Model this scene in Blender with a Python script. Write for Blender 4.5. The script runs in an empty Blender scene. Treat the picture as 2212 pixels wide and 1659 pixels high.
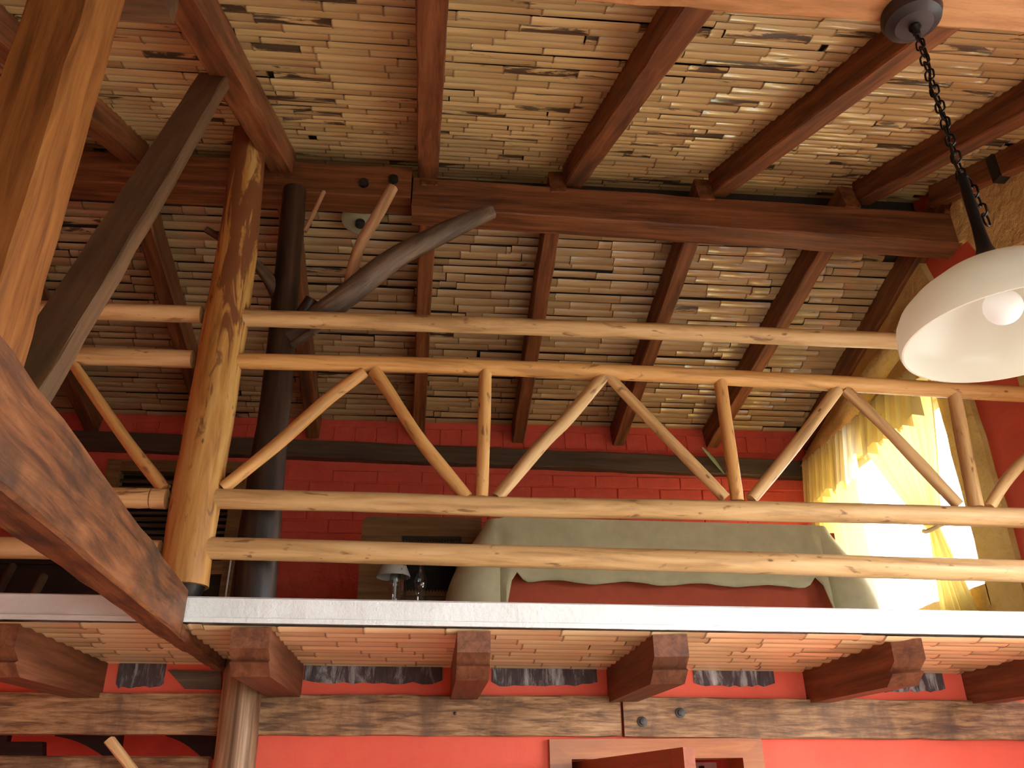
import bpy, math, random
from mathutils import Vector as V, Matrix
import numpy as np
S = bpy.context.scene
C = S.collection
PI = math.pi
rnd = random.Random(7)

# ------------------------------------------------------------------ camera
F, CX, CY = 1810.0, 1106.0, 829.5
CAM = V((0, 0, 1.7))
zc = V((-45, -3680, 1810)).normalized()
yc = V((-185, 890, 1810)); yc = (yc - zc * yc.dot(zc)).normalized()
xc = yc.cross(zc)
RW = Matrix((xc, yc, zc))                      # image axes (right, down, forward) -> world
cam = bpy.data.cameras.new('camera'); co = bpy.data.objects.new('camera', cam); C.objects.link(co)
cam.sensor_fit = 'HORIZONTAL'; cam.sensor_width = 36; cam.lens = F / 2212 * 36
cam.clip_start = .02; cam.clip_end = 200
rx, up, bk = RW @ V((1, 0, 0)), RW @ V((0, -1, 0)), RW @ V((0, 0, -1))
co.matrix_world = Matrix(((rx.x, up.x, bk.x, CAM.x), (rx.y, up.y, bk.y, CAM.y), (rx.z, up.z, bk.z, CAM.z), (0, 0, 0, 1)))
S.camera = co

def ray(u, v): return RW @ V(((u - CX) / F, (v - CY) / F, 1))
def at(u, v, Y=None, X=None, Z=None):
    d = ray(u, v)
    if Y is not None: t = (Y - CAM.y) / d.y
    elif X is not None: t = (X - CAM.x) / d.x
    else: t = (Z - CAM.z) / d.z
    return CAM + d * t

# ------------------------------------------------------------------ world, light, exposure
w = bpy.data.worlds.new('daylight'); S.world = w; w.use_nodes = True
wn = w.node_tree.nodes; wl = w.node_tree.links
bg = wn['Background']; bg.inputs['Strength'].default_value = 9.0
tc = wn.new('ShaderNodeTexCoord'); sp = wn.new('ShaderNodeSeparateXYZ'); cr = wn.new('ShaderNodeValToRGB')
wl.new(tc.outputs['Generated'], sp.inputs[0]); wl.new(sp.outputs['Z'], cr.inputs[0]); wl.new(cr.outputs[0], bg.inputs['Color'])
cr.color_ramp.elements[0].color = (.93, .95, 1, 1); cr.color_ramp.elements[0].position = 0
cr.color_ramp.elements[1].color = (.72, .84, 1, 1)
S.view_settings.view_transform = 'Standard'; S.view_settings.look = 'None'
S.view_settings.gamma = 1; S.view_settings.use_curve_mapping = False
S.view_settings.exposure = 1.45
def portal(name, loc, rot, sx, sy):
    l = bpy.data.lights.new(name, 'AREA'); l.shape = 'RECTANGLE'; l.size = sx; l.size_y = sy
    l.cycles.is_portal = True
    o = bpy.data.objects.new(name, l); C.objects.link(o); o.location = loc; o.rotation_euler = rot
XR, YR, XL, YB = 2.70, 5.45, -3.2, -1.6           # room: right wall, rear wall, left wall, wall behind the camera
portal('window_portal', (XR + .2, 4.58, 3.17), (0, PI / 2, 0), 1.14, 1.45)
portal('window_portal', (XR + .2, 1.55, 1.6), (0, PI / 2, 0), 2.6, 2.5)
portal('window_portal', (1.55, YB - .2, 1.45), (PI / 2, 0, 0), 2.1, 1.7)

# ------------------------------------------------------------------ materials
def new_mat(name):
    m = bpy.data.materials.new(name); m.use_nodes = True
    return m, m.node_tree.nodes, m.node_tree.links, m.node_tree.nodes['Principled BSDF']
def nd(n, typ, **kw):
    x = n.new('ShaderNode' + typ)
    for k, v in kw.items(): setattr(x, k, v)
    return x
def ramp(n, l, src, stops):
    r = nd(n, 'ValToRGB'); e = r.color_ramp.elements
    while len(e) < len(stops): e.new(.5)
    for el, (p, c) in zip(e, stops):
        el.position = p; el.color = (*c, 1) if len(c) == 3 else c
    l.new(src, r.inputs[0]); return r.outputs[0]
def mix(n, l, fac, a, b, mode='MIX'):
    x = nd(n, 'Mix', data_type='RGBA', blend_type=mode)
    for s, v in ((0, fac), (6, a), (7, b)):
        if hasattr(v, 'links'): l.new(v, x.inputs[s])
        else: x.inputs[s].default_value = v if s == 0 else (*v, 1)
    return x.outputs[2]
def math_(n, l, op, a, b=0.0, clamp=False):
    x = nd(n, 'Math', operation=op, use_clamp=clamp)
    for s, v in ((0, a), (1, b)):
        if hasattr(v, 'links'): l.new(v, x.inputs[s])
        else: x.inputs[s].default_value = v
    return x.outputs[0]
def coords(n, l, scale, rand=True):
    t = nd(n, 'TexCoord'); src = t.outputs['Object']
    if rand:
        oi = nd(n, 'ObjectInfo'); a = nd(n, 'VectorMath', operation='MULTIPLY_ADD')
        l.new(oi.outputs['Random'], a.inputs[0]); a.inputs[1].default_value = (31, 57, 43); l.new(src, a.inputs[2]); src = a.outputs[0]
    m = nd(n, 'Mapping'); m.inputs['Scale'].default_value = scale; l.new(src, m.inputs[0]); return m.outputs[0]
def noise(n, l, vec, scale=1, detail=5, rough=.6, dist=0):
    x = nd(n, 'TexNoise'); l.new(vec, x.inputs['Vector'])
    x.inputs['Scale'].default_value = scale; x.inputs['Detail'].default_value = detail
    x.inputs['Roughness'].default_value = rough; x.inputs['Distortion'].default_value = dist; return x.outputs['Fac']
def bump(n, l, b, h, strength, dist=.01):
    x = nd(n, 'Bump'); x.inputs['Strength'].default_value = strength; x.inputs['Distance'].default_value = dist
    l.new(h, x.inputs['Height']); l.new(x.outputs[0], b.inputs['Normal'])
def rand_value(n, l, col, lo, hi):
    oi = nd(n, 'ObjectInfo'); hs = nd(n, 'HueSaturation')
    mr = nd(n, 'MapRange'); l.new(oi.outputs['Random'], mr.inputs[0]); mr.inputs[3].default_value = lo; mr.inputs[4].default_value = hi
    l.new(mr.outputs[0], hs.inputs['Value']); l.new(col, hs.inputs['Color']); return hs.outputs[0]

def wood(name, dark, mid, light, grain=(1.6, 26, 26), stain=(.03, .018, .012), stain_amt=.5, rough=.55, bumpk=.35, vary=.12, spec=.35, lo=.52, sscale=(1.3, 5, 5)):
    m, n, l, b = new_mat(name)
    g = noise(n, l, coords(n, l, grain), 1, 7, .68, .45)
    col = ramp(n, l, g, [(.36, dark), (.5, mid), (.64, light)])
    s = noise(n, l, coords(n, l, sscale), 1, 6, .65, .4)
    sf = ramp(n, l, s, [(lo, (0, 0, 0)), (lo + .2, (stain_amt,) * 3)])
    col = mix(n, l, sf, col, stain)
    if vary: col = rand_value(n, l, col, 1 - vary, 1 + vary)
    l.new(col, b.inputs['Base Color']); b.inputs['Roughness'].default_value = rough; b.inputs['Specular IOR Level'].default_value = spec
    bump(n, l, b, g, bumpk, .006); return m
def plaster(name, col, col2, scale=3, rough=.75, bumpk=.35, fine=45, dist=.01):
    m, n, l, b = new_mat(name)
    v = coords(n, l, (1, 1, 1), False)
    a = noise(n, l, v, scale, 6, .6, .3)
    c = ramp(n, l, a, [(.35, col), (.7, col2)])
    l.new(c, b.inputs['Base Color']); b.inputs['Roughness'].default_value = rough; b.inputs['Specular IOR Level'].default_value = .25
    f = noise(n, l, v, fine, 4, .6); h = math_(n, l, 'ADD', math_(n, l, 'MULTIPLY', a, 2.0), f)
    bump(n, l, b, h, bumpk, dist); return m
def plain(name, col, rough=.5, metal=0.0, spec=.5, bumps=None):
    m, n, l, b = new_mat(name)
    v = coords(n, l, (1, 1, 1)); a = noise(n, l, v, bumps or 12, 4)
    c = ramp(n, l, a, [(.3, tuple(x * .88 for x in col)), (.7, tuple(min(1, x * 1.08) for x in col))])
    l.new(c, b.inputs['Base Color']); b.inputs['Roughness'].default_value = rough
    b.inputs['Metallic'].default_value = metal; b.inputs['Specular IOR Level'].default_value = spec
    if bumps: bump(n, l, b, a, .2, .004)
    return m

M = {}
M['rafter'] = wood('rafter_wood', (.085, .025, .009), (.18, .056, .019), (.265, .095, .034), stain_amt=.65, lo=.54)
M['tie'] = wood('tie_wood', (.06, .02, .008), (.15, .052, .017), (.23, .088, .03), grain=(3.2, 34, 34), stain=(.022, .014, .01), stain_amt=.85, lo=.46, sscale=(3.5, 5, 5), bumpk=.6)
M['king'] = wood('king_wood', (.12, .038, .009), (.24, .083, .018), (.33, .125, .03), stain_amt=.4, lo=.57)
M['brace'] = wood('brace_wood', (.075, .038, .017), (.12, .06, .027), (.17, .085, .04), stain_amt=.4)
M['near'] = wood('purlin_wood', (.31, .13, .042), (.44, .19, .066), (.54, .26, .10), grain=(3, 20, 20), stain_amt=.35, lo=.6, bumpk=.6)
M['wallbeam'] = wood('weathered_wood', (.10, .05, .024), (.27, .14, .058), (.43, .25, .12), grain=(6, 55, 55), stain=(.085, .045, .026), stain_amt=.75, lo=.47, sscale=(5, 2, 2), bumpk=.6)
M['joist'] = wood('joist_wood', (.09, .03, .013), (.155, .052, .021), (.22, .083, .036), stain_amt=.35)
M['plate'] = wood('grey_plate_wood', (.055, .032, .02), (.085, .05, .03), (.12, .075, .045), stain_amt=.3)
M['doorframe'] = wood('door_frame_wood', (.24, .066, .007), (.33, .095, .011), (.40, .135, .02), stain_amt=.2, lo=.62, rough=.35, bumpk=.1, vary=.06)
M['door'] = wood('door_wood', (.20, .045, .014), (.27, .065, .02), (.33, .09, .03), stain_amt=.2, rough=.4, bumpk=.15, vary=.05)
M['cabinet'] = wood('cabinet_wood', (.13, .06, .022), (.2, .10, .036), (.27, .14, .055), stain_amt=.3, rough=.4, bumpk=.1)
M['darkwood'] = wood('dark_wood', (.012, .008, .006), (.022, .014, .01), (.035, .022, .015), stain_amt=.2)
M['trunk'] = wood('dark_trunk_wood', (.012, .006, .004), (.032, .014, .008), (.06, .026, .013), grain=(1.5, 20, 20), stain_amt=.4, rough=.45, vary=0)
M['branch'] = wood('grey_branch_wood', (.045, .024, .013), (.10, .056, .032), (.19, .115, .068), grain=(1.8, 22, 22), stain=(.03, .015, .01), stain_amt=.8, lo=.48, vary=0)
M['branchpale'] = wood('pale_branch_wood', (.3, .14, .06), (.42, .21, .1), (.5, .28, .15), stain_amt=.5, vary=0)
M['roundpost'] = wood('striped_post_wood', (.09, .045, .02), (.25, .14, .07), (.50, .33, .20), grain=(.8, 15, 15), stain_amt=.5, lo=.55, bumpk=.5)
M['wedge'] = wood('wedge_wood', (.08, .055, .035), (.13, .09, .055), (.18, .12, .08), stain_amt=.3)

def log_mat(name, a, b_, c, bark=None, barklo=.5, blotch=.0, bgrad=0.0):
    m, n, l, b = new_mat(name)
    g = noise(n, l, coords(n, l, (2.2, 24, 24)), 1, 6, .6, .6)
    col = ramp(n, l, g, [(.34, tuple(x * .8 for x in a)), (.5, b_), (.66, c)])
    s = noise(n, l, coords(n, l, (9, 26, 26)), 1, 3, .5, .8)              # short dark flecks and scars
    col = mix(n, l, ramp(n, l, s, [(.635, (0, 0, 0)), (.71, (.8,) * 3)]), col, (.17, .07, .025))
    vo = nd(n, 'TexVoronoi'); l.new(coords(n, l, (5, 11, 11)), vo.inputs['Vector']); vo.inputs['Scale'].default_value = 1
    col = mix(n, l, ramp(n, l, vo.outputs['Distance'], [(.035, (.9,) * 3), (.075, (0, 0, 0))]), col, (.12, .045, .015))
    if bark:
        k = noise(n, l, coords(n, l, (2.3, 13, 13), False), 1, 6, .62, .9)
        if bgrad:
            sx = nd(n, 'SeparateXYZ'); t = nd(n, 'TexCoord'); l.new(t.outputs['Object'], sx.inputs[0])
            k = math_(n, l, 'ADD', k, math_(n, l, 'MULTIPLY', math_(n, l, 'SUBTRACT', sx.outputs[0], 1.15), bgrad))
        col = mix(n, l, ramp(n, l, k, [(barklo, (0, 0, 0)), (barklo + .05, (1, 1, 1))]), col, bark)
    col = rand_value(n, l, col, .93, 1.07)
    l.new(col, b.inputs['Base Color']); b.inputs['Roughness'].default_value = .5; b.inputs['Specular IOR Level'].default_value = .35
    bump(n, l, b, math_(n, l, 'ADD', g, s), .3, .004); return m
M['log'] = log_mat('peeled_log', (.46, .25, .095), (.58, .34, .14), (.66, .42, .20))
M['log2'] = log_mat('amber_log', (.46, .215, .06), (.58, .29, .09), (.66, .37, .14))
M['post'] = log_mat('half_peeled_post', (.33, .14, .03), (.44, .205, .05), (.52, .29, .09), bark=(.17, .055, .018), barklo=.53, bgrad=.2)

def bamboo(name, base, base2, tint, rough, mould):
    m, n, l, b = new_mat(name)
    at_ = nd(n, 'Attribute', attribute_name='cane'); sc = nd(n, 'SeparateColor'); l.new(at_.outputs['Color'], sc.inputs[0])
    g = noise(n, l, coords(n, l, (3, 60, 60)), 1, 5, .6, .3)
    col = ramp(n, l, g, [(.3, base), (.55, base2), (.75, tint)])
    hs = nd(n, 'HueSaturation'); l.new(col, hs.inputs['Color'])
    l.new(math_(n, l, 'ADD', math_(n, l, 'MULTIPLY', sc.outputs[1], .2), .9), hs.inputs['Value'])
    col = hs.outputs[0]
    col = mix(n, l, math_(n, l, 'MULTIPLY', sc.outputs[0], .75), col, (.13, .06, .025))
    k = noise(n, l, coords(n, l, (4.2, 26, 26)), 1, 6, .68, .5)
    k = math_(n, l, 'ADD', k, math_(n, l, 'MULTIPLY', sc.outputs[2], .19))
    col = mix(n, l, ramp(n, l, k, [(mould, (0, 0, 0)), (mould + .06, (.93,) * 3)]), col, (.028, .016, .011))
    col = rand_value(n, l, col, .88, 1.1)
    l.new(col, b.inputs['Base Color']); b.inputs['Roughness'].default_value = rough
    b.inputs['Specular IOR Level'].default_value = .5; b.inputs['Coat Weight'].default_value = .9; b.inputs['Coat Roughness'].default_value = .11
    bump(n, l, b, g, .18, .003); return m
M['caneF'] = bamboo('bamboo_front', (.43, .27, .105), (.54, .365, .16), (.62, .44, .22), .33, .645)
M['caneR'] = bamboo('bamboo_rear', (.35, .21, .095), (.45, .29, .14), (.52, .355, .185), .30, .675)
M['caneL'] = bamboo('bamboo_under', (.64, .42, .20), (.74, .52, .27), (.80, .59, .36), .45, .82)
M['backing'] = plain('roof_backing', (.045, .035, .028), .6, 0, .4, 40)

M['red'] = plaster('red_wall', (.64, .09, .05), (.74, .12, .068), 2.2, .65, .25, 30)
M['redbrick'] = plaster('red_painted_brick', (.56, .07, .045), (.68, .095, .06), 9, .6, .5, 50)
M['ochre'] = plaster('ochre_stucco', (.60, .40, .13), (.77, .55, .21), 4, .8, .8, 20, .02)
M['white'] = plaster('white_paint', (.73, .75, .72), (.80, .83, .80), 5, .6, .35, 70)
M['tile'] = plain('tan_floor_tile', (.40, .31, .22), .5, 0, .4, 6)
M['cream'] = plaster('cream_wall', (.62, .5, .34), (.7, .58, .4), 3)
M['iron'] = plain('dark_iron', (.022, .018, .016), .4, .7)
M['bolt'] = plain('rusty_bolt', (.06, .05, .045), .5, .8, .5, 60)
M['black'] = plain('black_plastic', (.01, .01, .01), .5)
M['canopy'] = plain('bronze_canopy', (.035, .025, .024), .42, .35)
M['cover'] = plain('bedcover_cloth', (.54, .49, .31), .9, 0, .1)
M['mattress'] = plain('orange_bed_base', (.50, .10, .05), .85, 0, .2)
M['disc'] = plain('greenish_disc', (.35, .34, .2), .5)
M['whitebox'] = plain('white_box', (.75, .76, .74), .5)
M['grass'] = plain('outdoor_gravel', (.31, .33, .26), .9, 0, .1)
M['bark'] = plain('tree_bark', (.2, .16, .12), .9)
M['leafm'] = plain('tree_leaf', (.22, .38, .30), .7)
M['dryleaf'] = plain('dry_leaf', (.16, .2, .1), .6)
def shade_glass():
    m, n, l, b = new_mat('opal_glass')
    b.inputs['Base Color'].default_value = (.86, .84, .76, 1); b.inputs['Roughness'].default_value = .28
    t = nd(n, 'BsdfTranslucent'); t.inputs[0].default_value = (.9, .86, .74, 1); mx = nd(n, 'MixShader'); mx.inputs[0].default_value = .38
    l.new(b.outputs[0], mx.inputs[1]); l.new(t.outputs[0], mx.inputs[2]); l.new(mx.outputs[0], n['Material Output'].inputs[0]); return m
M['opal'] = shade_glass()
m, n, l, b = new_mat('bulb_white'); b.inputs['Base Color'].default_value = (.95, .95, .95, 1); b.inputs['Roughness'].default_value = .3
b.inputs['Emission Color'].default_value = (1, 1, 1, 1); b.inputs['Emission Strength'].default_value = .05; M['bulb'] = m  # bulb is off; the faint glow is added
def cloth(name, col, trans, tf=.58):
    m, n, l, b = new_mat(name); out = n['Material Output']
    t = nd(n, 'BsdfTranslucent'); t.inputs[0].default_value = (*trans, 1)
    b.inputs['Base Color'].default_value = (*col, 1); b.inputs['Roughness'].default_value = .9; b.inputs['Specular IOR Level'].default_value = .1
    mx = nd(n, 'MixShader'); mx.inputs[0].default_value = tf; l.new(b.outputs[0], mx.inputs[1]); l.new(t.outputs[0], mx.inputs[2]); l.new(mx.outputs[0], out.inputs[0])
    return m
M['curtain'] = cloth('yellow_curtain', (.62, .47, .22), (.92, .76, .22), .5)
M['valance'] = cloth('cream_valance', (.66, .52, .29), (.85, .74, .52), .3)
def thin_glass(name, amount, tint=(1, 1, 1)):
    m, n, l, b = new_mat(name); out = n['Material Output']
    t = nd(n, 'BsdfTransparent'); t.inputs[0].default_value = (*tint, 1)
    g = nd(n, 'BsdfGlossy'); g.inputs['Roughness'].default_value = .03
    lw = nd(n, 'LayerWeight'); lw.inputs[0].default_value = .5
    fr = math_(n, l, 'ADD', math_(n, l, 'MULTIPLY', math_(n, l, 'POWER', lw.outputs['Facing'], 5.0), .9), .04)
    mx = nd(n, 'MixShader'); l.new(math_(n, l, 'MULTIPLY', fr, amount, True), mx.inputs[0]); l.new(t.outputs[0], mx.inputs[1]); l.new(g.outputs[0], mx.inputs[2]); l.new(mx.outputs[0], out.inputs[0])
    return m
M['pane'] = thin_glass('window_glass', 1.0)
M['glass'] = thin_glass('bottle_glass', 2.2, (.8, .82, .82))
def bare_brick():
    m, n, l, b = new_mat('bare_dark_masonry')
    v = coords(n, l, (22, 8, 5), False); a = noise(n, l, v, 1, 7, .7, .6)
    c = ramp(n, l, a, [(.3, (.035, .026, .03)), (.5, (.075, .05, .05)), (.61, (.30, .28, .28)), (.72, (.5, .48, .47))])
    l.new(c, b.inputs['Base Color']); b.inputs['Roughness'].default_value = .8; bump(n, l, b, a, .8, .02); return m
M['bare'] = bare_brick()
def printed_shade():
    m, n, l, b = new_mat('printed_shade')
    a = noise(n, l, coords(n, l, (14, 14, 22)), 1, 2, .5, 1.2)
    c = ramp(n, l, a, [(.58, (.40, .38, .33)), (.62, (.09, .10, .06))])
    l.new(c, b.inputs['Base Color']); b.inputs['Roughness'].default_value = .7; return m
M['print'] = printed_shade()

# ------------------------------------------------------------------ mesh helpers
class MB:
    def __init__(s): s.v = []; s.f = []; s.c = None
    def add(s, vs, fs):
        o = len(s.v); s.v += [V(p) for p in vs]; s.f += [tuple(i + o for i in f) for f in fs]; return s
    def box(s, a, b):
        x0, y0, z0 = a; x1, y1, z1 = b
        return s.add([(x0, y0, z0), (x1, y0, z0), (x1, y1, z0), (x0, y1, z0), (x0, y0, z1), (x1, y0, z1), (x1, y1, z1), (x0, y1, z1)],
                     [(0, 3, 2, 1), (4, 5, 6, 7), (0, 1, 5, 4), (1, 2, 6, 5), (2, 3, 7, 6), (3, 0, 4, 7)])
    def rings(s, rs, closed=True, caps=True):
        n = len(rs[0]); vs = [p for r in rs for p in r]; fs = []
        for i in range(len(rs) - 1):
            for j in range(n if closed else n - 1):
                k = (j + 1) % n; fs.append((i * n + j, i * n + k, (i + 1) * n + k, (i + 1) * n + j))
        if caps: fs += [tuple(range(n))[::-1], tuple((len(rs) - 1) * n + j for j in range(n))]
        return s.add(vs, fs)
    def lathe(s, prof, seg=32, center=(0, 0, 0), caps=False):
        c = V(center)
        return s.rings([[c + V((r * math.cos(2 * PI * j / seg), r * math.sin(2 * PI * j / seg), z)) for j in range(seg)] for r, z in prof], True, caps)
    def prism(s, poly, d):                     # poly: 3-D points, extruded by vector d
        n = len(poly); a = [V(p) for p in poly]; b = [p + V(d) for p in a]
        fs = [tuple(range(n))[::-1], tuple(range(n, 2 * n))] + [(i, (i + 1) % n, n + (i + 1) % n, n + i) for i in range(n)]
        return s.add(a + b, fs)
    def mesh(s, name, mat, smooth=False):
        me = bpy.data.meshes.new(name); me.from_pydata([tuple(p) for p in s.v], [], s.f)
        import bmesh
        bm = bmesh.new(); bm.from_mesh(me); bmesh.ops.recalc_face_normals(bm, faces=bm.faces); bm.to_mesh(me); bm.free()
        me.materials.append(M[mat] if isinstance(mat, str) else mat)
        if s.c:
            ca = me.color_attributes.new('cane', 'FLOAT_COLOR', 'POINT')
            ca.data.foreach_set('color', [x for c in s.c for x in (*c, 1)])
        if smooth:
            me.polygons.foreach_set('use_smooth', [True] * len(me.polygons))
            try: me.set_sharp_from_angle(angle=.7)
            except Exception: pass
        return me
    def build(s, name, mat, parent=None, M4=None, smooth=False, **props):
        return link(name, s.mesh(name, mat, smooth), parent, M4, **props)
def link(name, me, parent=None, M4=None, **props):
    o = bpy.data.objects.new(name, me); C.objects.link(o)
    if parent is not None:
        o.parent = parent; o.matrix_parent_inverse = parent.matrix_basis.inverted()
    o.matrix_basis = M4 if M4 is not None else Matrix()
    for k, v in props.items(): o[k] = v
    return o
def thing(name, label, cat, loc=(0, 0, 0), group=None):
    o = bpy.data.objects.new(name, None); C.objects.link(o); o.matrix_basis = Matrix.Translation(V(loc)); o.empty_display_size = .05
    return tag(o, label, cat, group)
def tag(o, label, cat, group=None):
    o['label'] = label; o['category'] = cat; o['kind'] = 'thing'
    if group: o['group'] = group
    return o
def frame(p0, p1, up=(0, 0, 1)):
    p0, p1 = V(p0), V(p1); x = (p1 - p0).normalized(); z = V(up); z = (z - x * x.dot(z)).normalized(); y = z.cross(x)
    return Matrix(((x.x, y.x, z.x, p0.x), (x.y, y.y, z.y, p0.y), (x.z, y.z, z.z, p0.z), (0, 0, 0, 1)))
def timber(name, p0, p1, wd, ht, mat, parent=None, up=(0, 0, 1), ch=.008, wob=.004, seed=0, **props):
    """sawn timber: local X runs along it, section wd (Y) x ht (Z) round the line p0-p1, worn edges"""
    r = random.Random(seed + int(1000 * (V(p0).x + V(p1).z)))
    L = (V(p1) - V(p0)).length; n = max(2, int(L / .12)); rs = []
    for i in range(n + 1):
        x = L * i / n; q = lambda: r.uniform(-wob, wob)
        a, b = wd / 2, ht / 2; k = ch
        pts = [(-a + k, -b), (a - k, -b), (a, -b + k), (a, b - k), (a - k, b), (-a + k, b), (-a, b - k), (-a, -b + k)]
        dy, dz = q() * .5, q() * .5
        rs.append([V((x, y + dy + q() * .5, z + dz + q() * .5)) for y, z in pts])
    mb = MB().rings(rs)
    return mb.build(name, mat, parent, frame(p0, p1, up), **props)
def log(name, pts, radii, mat, parent=None, seg=14, wob=.05, seed=0, step=.06, flat=0, **props):
    """round pole along a polyline with uneven radius; local X runs along it"""
    r = random.Random(seed + int(997 * pts[0][0]) + int(131 * pts[-1][2]))
    P = [V(p) for p in pts]; seglen = [(P[i + 1] - P[i]).length for i in range(len(P) - 1)]; T = sum(seglen)
    n = max(4, int(T / step)); M4 = frame(P[0], P[-1], (0, 0, 1) if abs((P[-1] - P[0]).normalized().z) < .95 else (0, 1, 0)); inv = M4.inverted()
    if isinstance(radii, (int, float)): radii = [radii, radii]
    ph = [r.uniform(0, 6.28) for _ in range(6)]; rs = []
    def pos(t):
        d = t * T
        for i, s_ in enumerate(seglen):
            if d <= s_ or i == len(seglen) - 1:
                a = P[max(i - 1, 0)]; b = P[i]; c = P[i + 1]; e = P[min(i + 2, len(P) - 1)]; u = d / s_
                if len(P) == 2: return b.lerp(c, u)
                return .5 * ((2 * b) + (c - a) * u + (2 * a - 5 * b + 4 * c - e) * u * u + (3 * b - a - 3 * c + e) * u ** 3)
            d -= s_
    for i in range(n + 1):
        t = i / n; p = pos(t); q = (pos(min(1, t + .01)) - pos(max(0, t - .01))).normalized()
        u = t * (len(radii) - 1); k = min(int(u), len(radii) - 2); rad = radii[k] + (radii[k + 1] - radii[k]) * (u - k)
        z = V((0, 0, 1)) if abs(q.z) < .9 else V((0, 1, 0)); yv = z.cross(q).normalized(); zv = q.cross(yv)
        ring = []
        for j in range(seg):
            a = 2 * PI * j / seg
            f = 1 + wob * (.5 * math.sin(7 * t * T + ph[0] + a) + .35 * math.sin(17 * t * T + ph[1] - 2 * a) + .3 * math.sin(3 * a + ph[2] + 3 * t * T)) + r.uniform(-wob, wob) * .15
            ring.append(inv @ (p + (yv * math.cos(a) + zv * math.sin(a)) * rad * f))
        rs.append(ring)
    mb = MB().rings(rs)
    return mb.build(name, mat, parent, M4, smooth=True, **props)

# ------------------------------------------------------------------ roof geometry
FR = lambda Y: 4.50 + .424 * (Y - 3.35)           # underside of front rafters
RR = lambda Y: 3.915 - .255 * (Y - 5.43)          # underside of rear rafters
RD = .125                                         # rafter depth
YRIDGE = 3.47
FC = lambda Y: FR(Y) + RD / math.cos(math.atan(.424))   # canes lie on top of the rafters
RDR = .165
RC = lambda Y: RR(Y) + RDR / math.cos(math.atan(.255))

def cane(L, wd, r, mould=.05, arc=.17, jit=.5):
    """one split bamboo strip, convex side down (-Z), internodes of uneven width, ridged joints"""
    mb = MB(); mb.c = []; xs = []; x = r.uniform(-.25, -.05); col = []
    nodes = []
    while x < L: nodes.append(x); x += r.uniform(.2, .42)
    nodes.append(L + .3)
    K = 6; rs = []
    def ring(x, sc, dz, dy, node, tone, blk):
        pts = []
        for k in range(K):
            u = -1 + 2 * k / (K - 1)
            pts.append(V((x, dy + u * wd / 2 * sc, dz - arc * wd * (1 - u * u) - (.0016 if node else 0))))
        rs.append(pts); mb.c.extend([(node, tone, blk)] * K)
    for a, b in zip(nodes, nodes[1:]):
        sc = 1 + jit * r.uniform(-.08, .06); dz = jit * r.uniform(-.004, .004); dy = jit * r.uniform(-.002, .002); tone = r.random(); blk = 1.0 if r.random() < mould else r.random() * .25
        s0, s1 = max(a + .0012, 0), min(b - .0012, L)
        if s1 - s0 < .02: continue
        tip = .02
        ring(s0, sc * 1.02, dz - .001, dy, 1 if a > 0 else 0, tone, blk)
        ring(min(s0 + .005, s1 - .004), sc, dz, dy, 0, tone, blk)
        ring((s0 + s1) / 2, sc * .985, dz, dy + r.uniform(-.002, .002), 0, tone, blk)
        ring(max(s1 - .005, s0 + .012), sc, dz, dy, 0, tone, blk)
        ring(s1, sc * 1.02, dz - .001, dy, 1 if b < L else 0, tone, blk)
    mb.rings(rs, closed=True, caps=True)
    return mb
def cane_field(parent, mat, xr, y0, y1, zf, slope, wrange, gap, r, mould, arc=.17, lens=(1.5, 2.4), jit=.5, drop=0):
    th = math.atan(slope); d = V((0, math.cos(th), math.sin(th))); nrm = V((0, -math.sin(th), math.cos(th)))
    base = V((0, y0, zf)); L = (y1 - y0) / math.cos(th); s = 0; cnt = 0
    while s < L:
        wd = r.uniform(*wrange); g = gap * r.uniform(.2, 1.6); x = xr[0] - r.uniform(0, .8)
        while x < xr[1]:
            ln = r.uniform(*lens); x1 = min(x + ln, xr[1])
            xa = max(x, xr[0])
            if x1 - xa > .15:
                p = base + d * (s + wd / 2) + V((xa, 0, -drop * (xa + .86))); tilt = r.uniform(-.006, .006)
                Mt = Matrix(((1, 0, 0, p.x), (0, d.y, nrm.y, p.y), (0, d.z, nrm.z, p.z), (0, 0, 0, 1))) @ Matrix.Rotation(drop, 4, 'Y') @ Matrix.Rotation(tilt, 4, 'Z') @ Matrix.Rotation(r.uniform(-.12, .12) * jit, 4, 'X')
                cane(x1 - xa, wd, r, mould, arc, jit).build('bamboo_cane', mat, parent, Mt, smooth=True); cnt += 1
            x = x1 + r.uniform(.002, .008)
        s += wd + g
    return cnt

# ceilings (roof decks) with their canes
def deck(name, y0, z0, y1, z1, x0=XL, x1=XR + .25, t=.05, mat='backing'):
    return MB().prism([(x0, y0, z0), (x1, y0, z0), (x1, y1, z1), (x0, y1, z1)], (0, 0, t)).build(name, mat, None, None, kind='structure')
cl = .022
YTOP = 3.68
front = deck('ceiling', YB - .3, FC(YB - .3) + cl, YTOP, FC(YTOP) + cl)
YB2 = 3.70
rear = deck('ceiling', YB2, RC(YB2) + cl, YR + .35, RC(YR + .35) + cl)
front['label'] = 'near roof slope lined with varnished split bamboo'; rear['label'] = 'far roof slope lined with darker split bamboo'
MB().box((XL, YTOP - .02, RC(YTOP) - .01), (XR + .2, YTOP + .03, FC(YTOP) + .08)).build('ridge_filler', 'backing', front)
# front slope: only the part in view carries canes one by one
cane_field(front, 'caneF', (-2.75, XR), 1.42, YTOP - .02, FC(1.42), .424, (.046, .072), -.001, random.Random(3), .11, .155, jit=.3)
cane_field(rear, 'caneR', (-3.1, XR), YB2 + .005, YR - .005, RC(YB2 + .005), -.255, (.046, .066), .004, random.Random(5), .04, .19, jit=.7)

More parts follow.
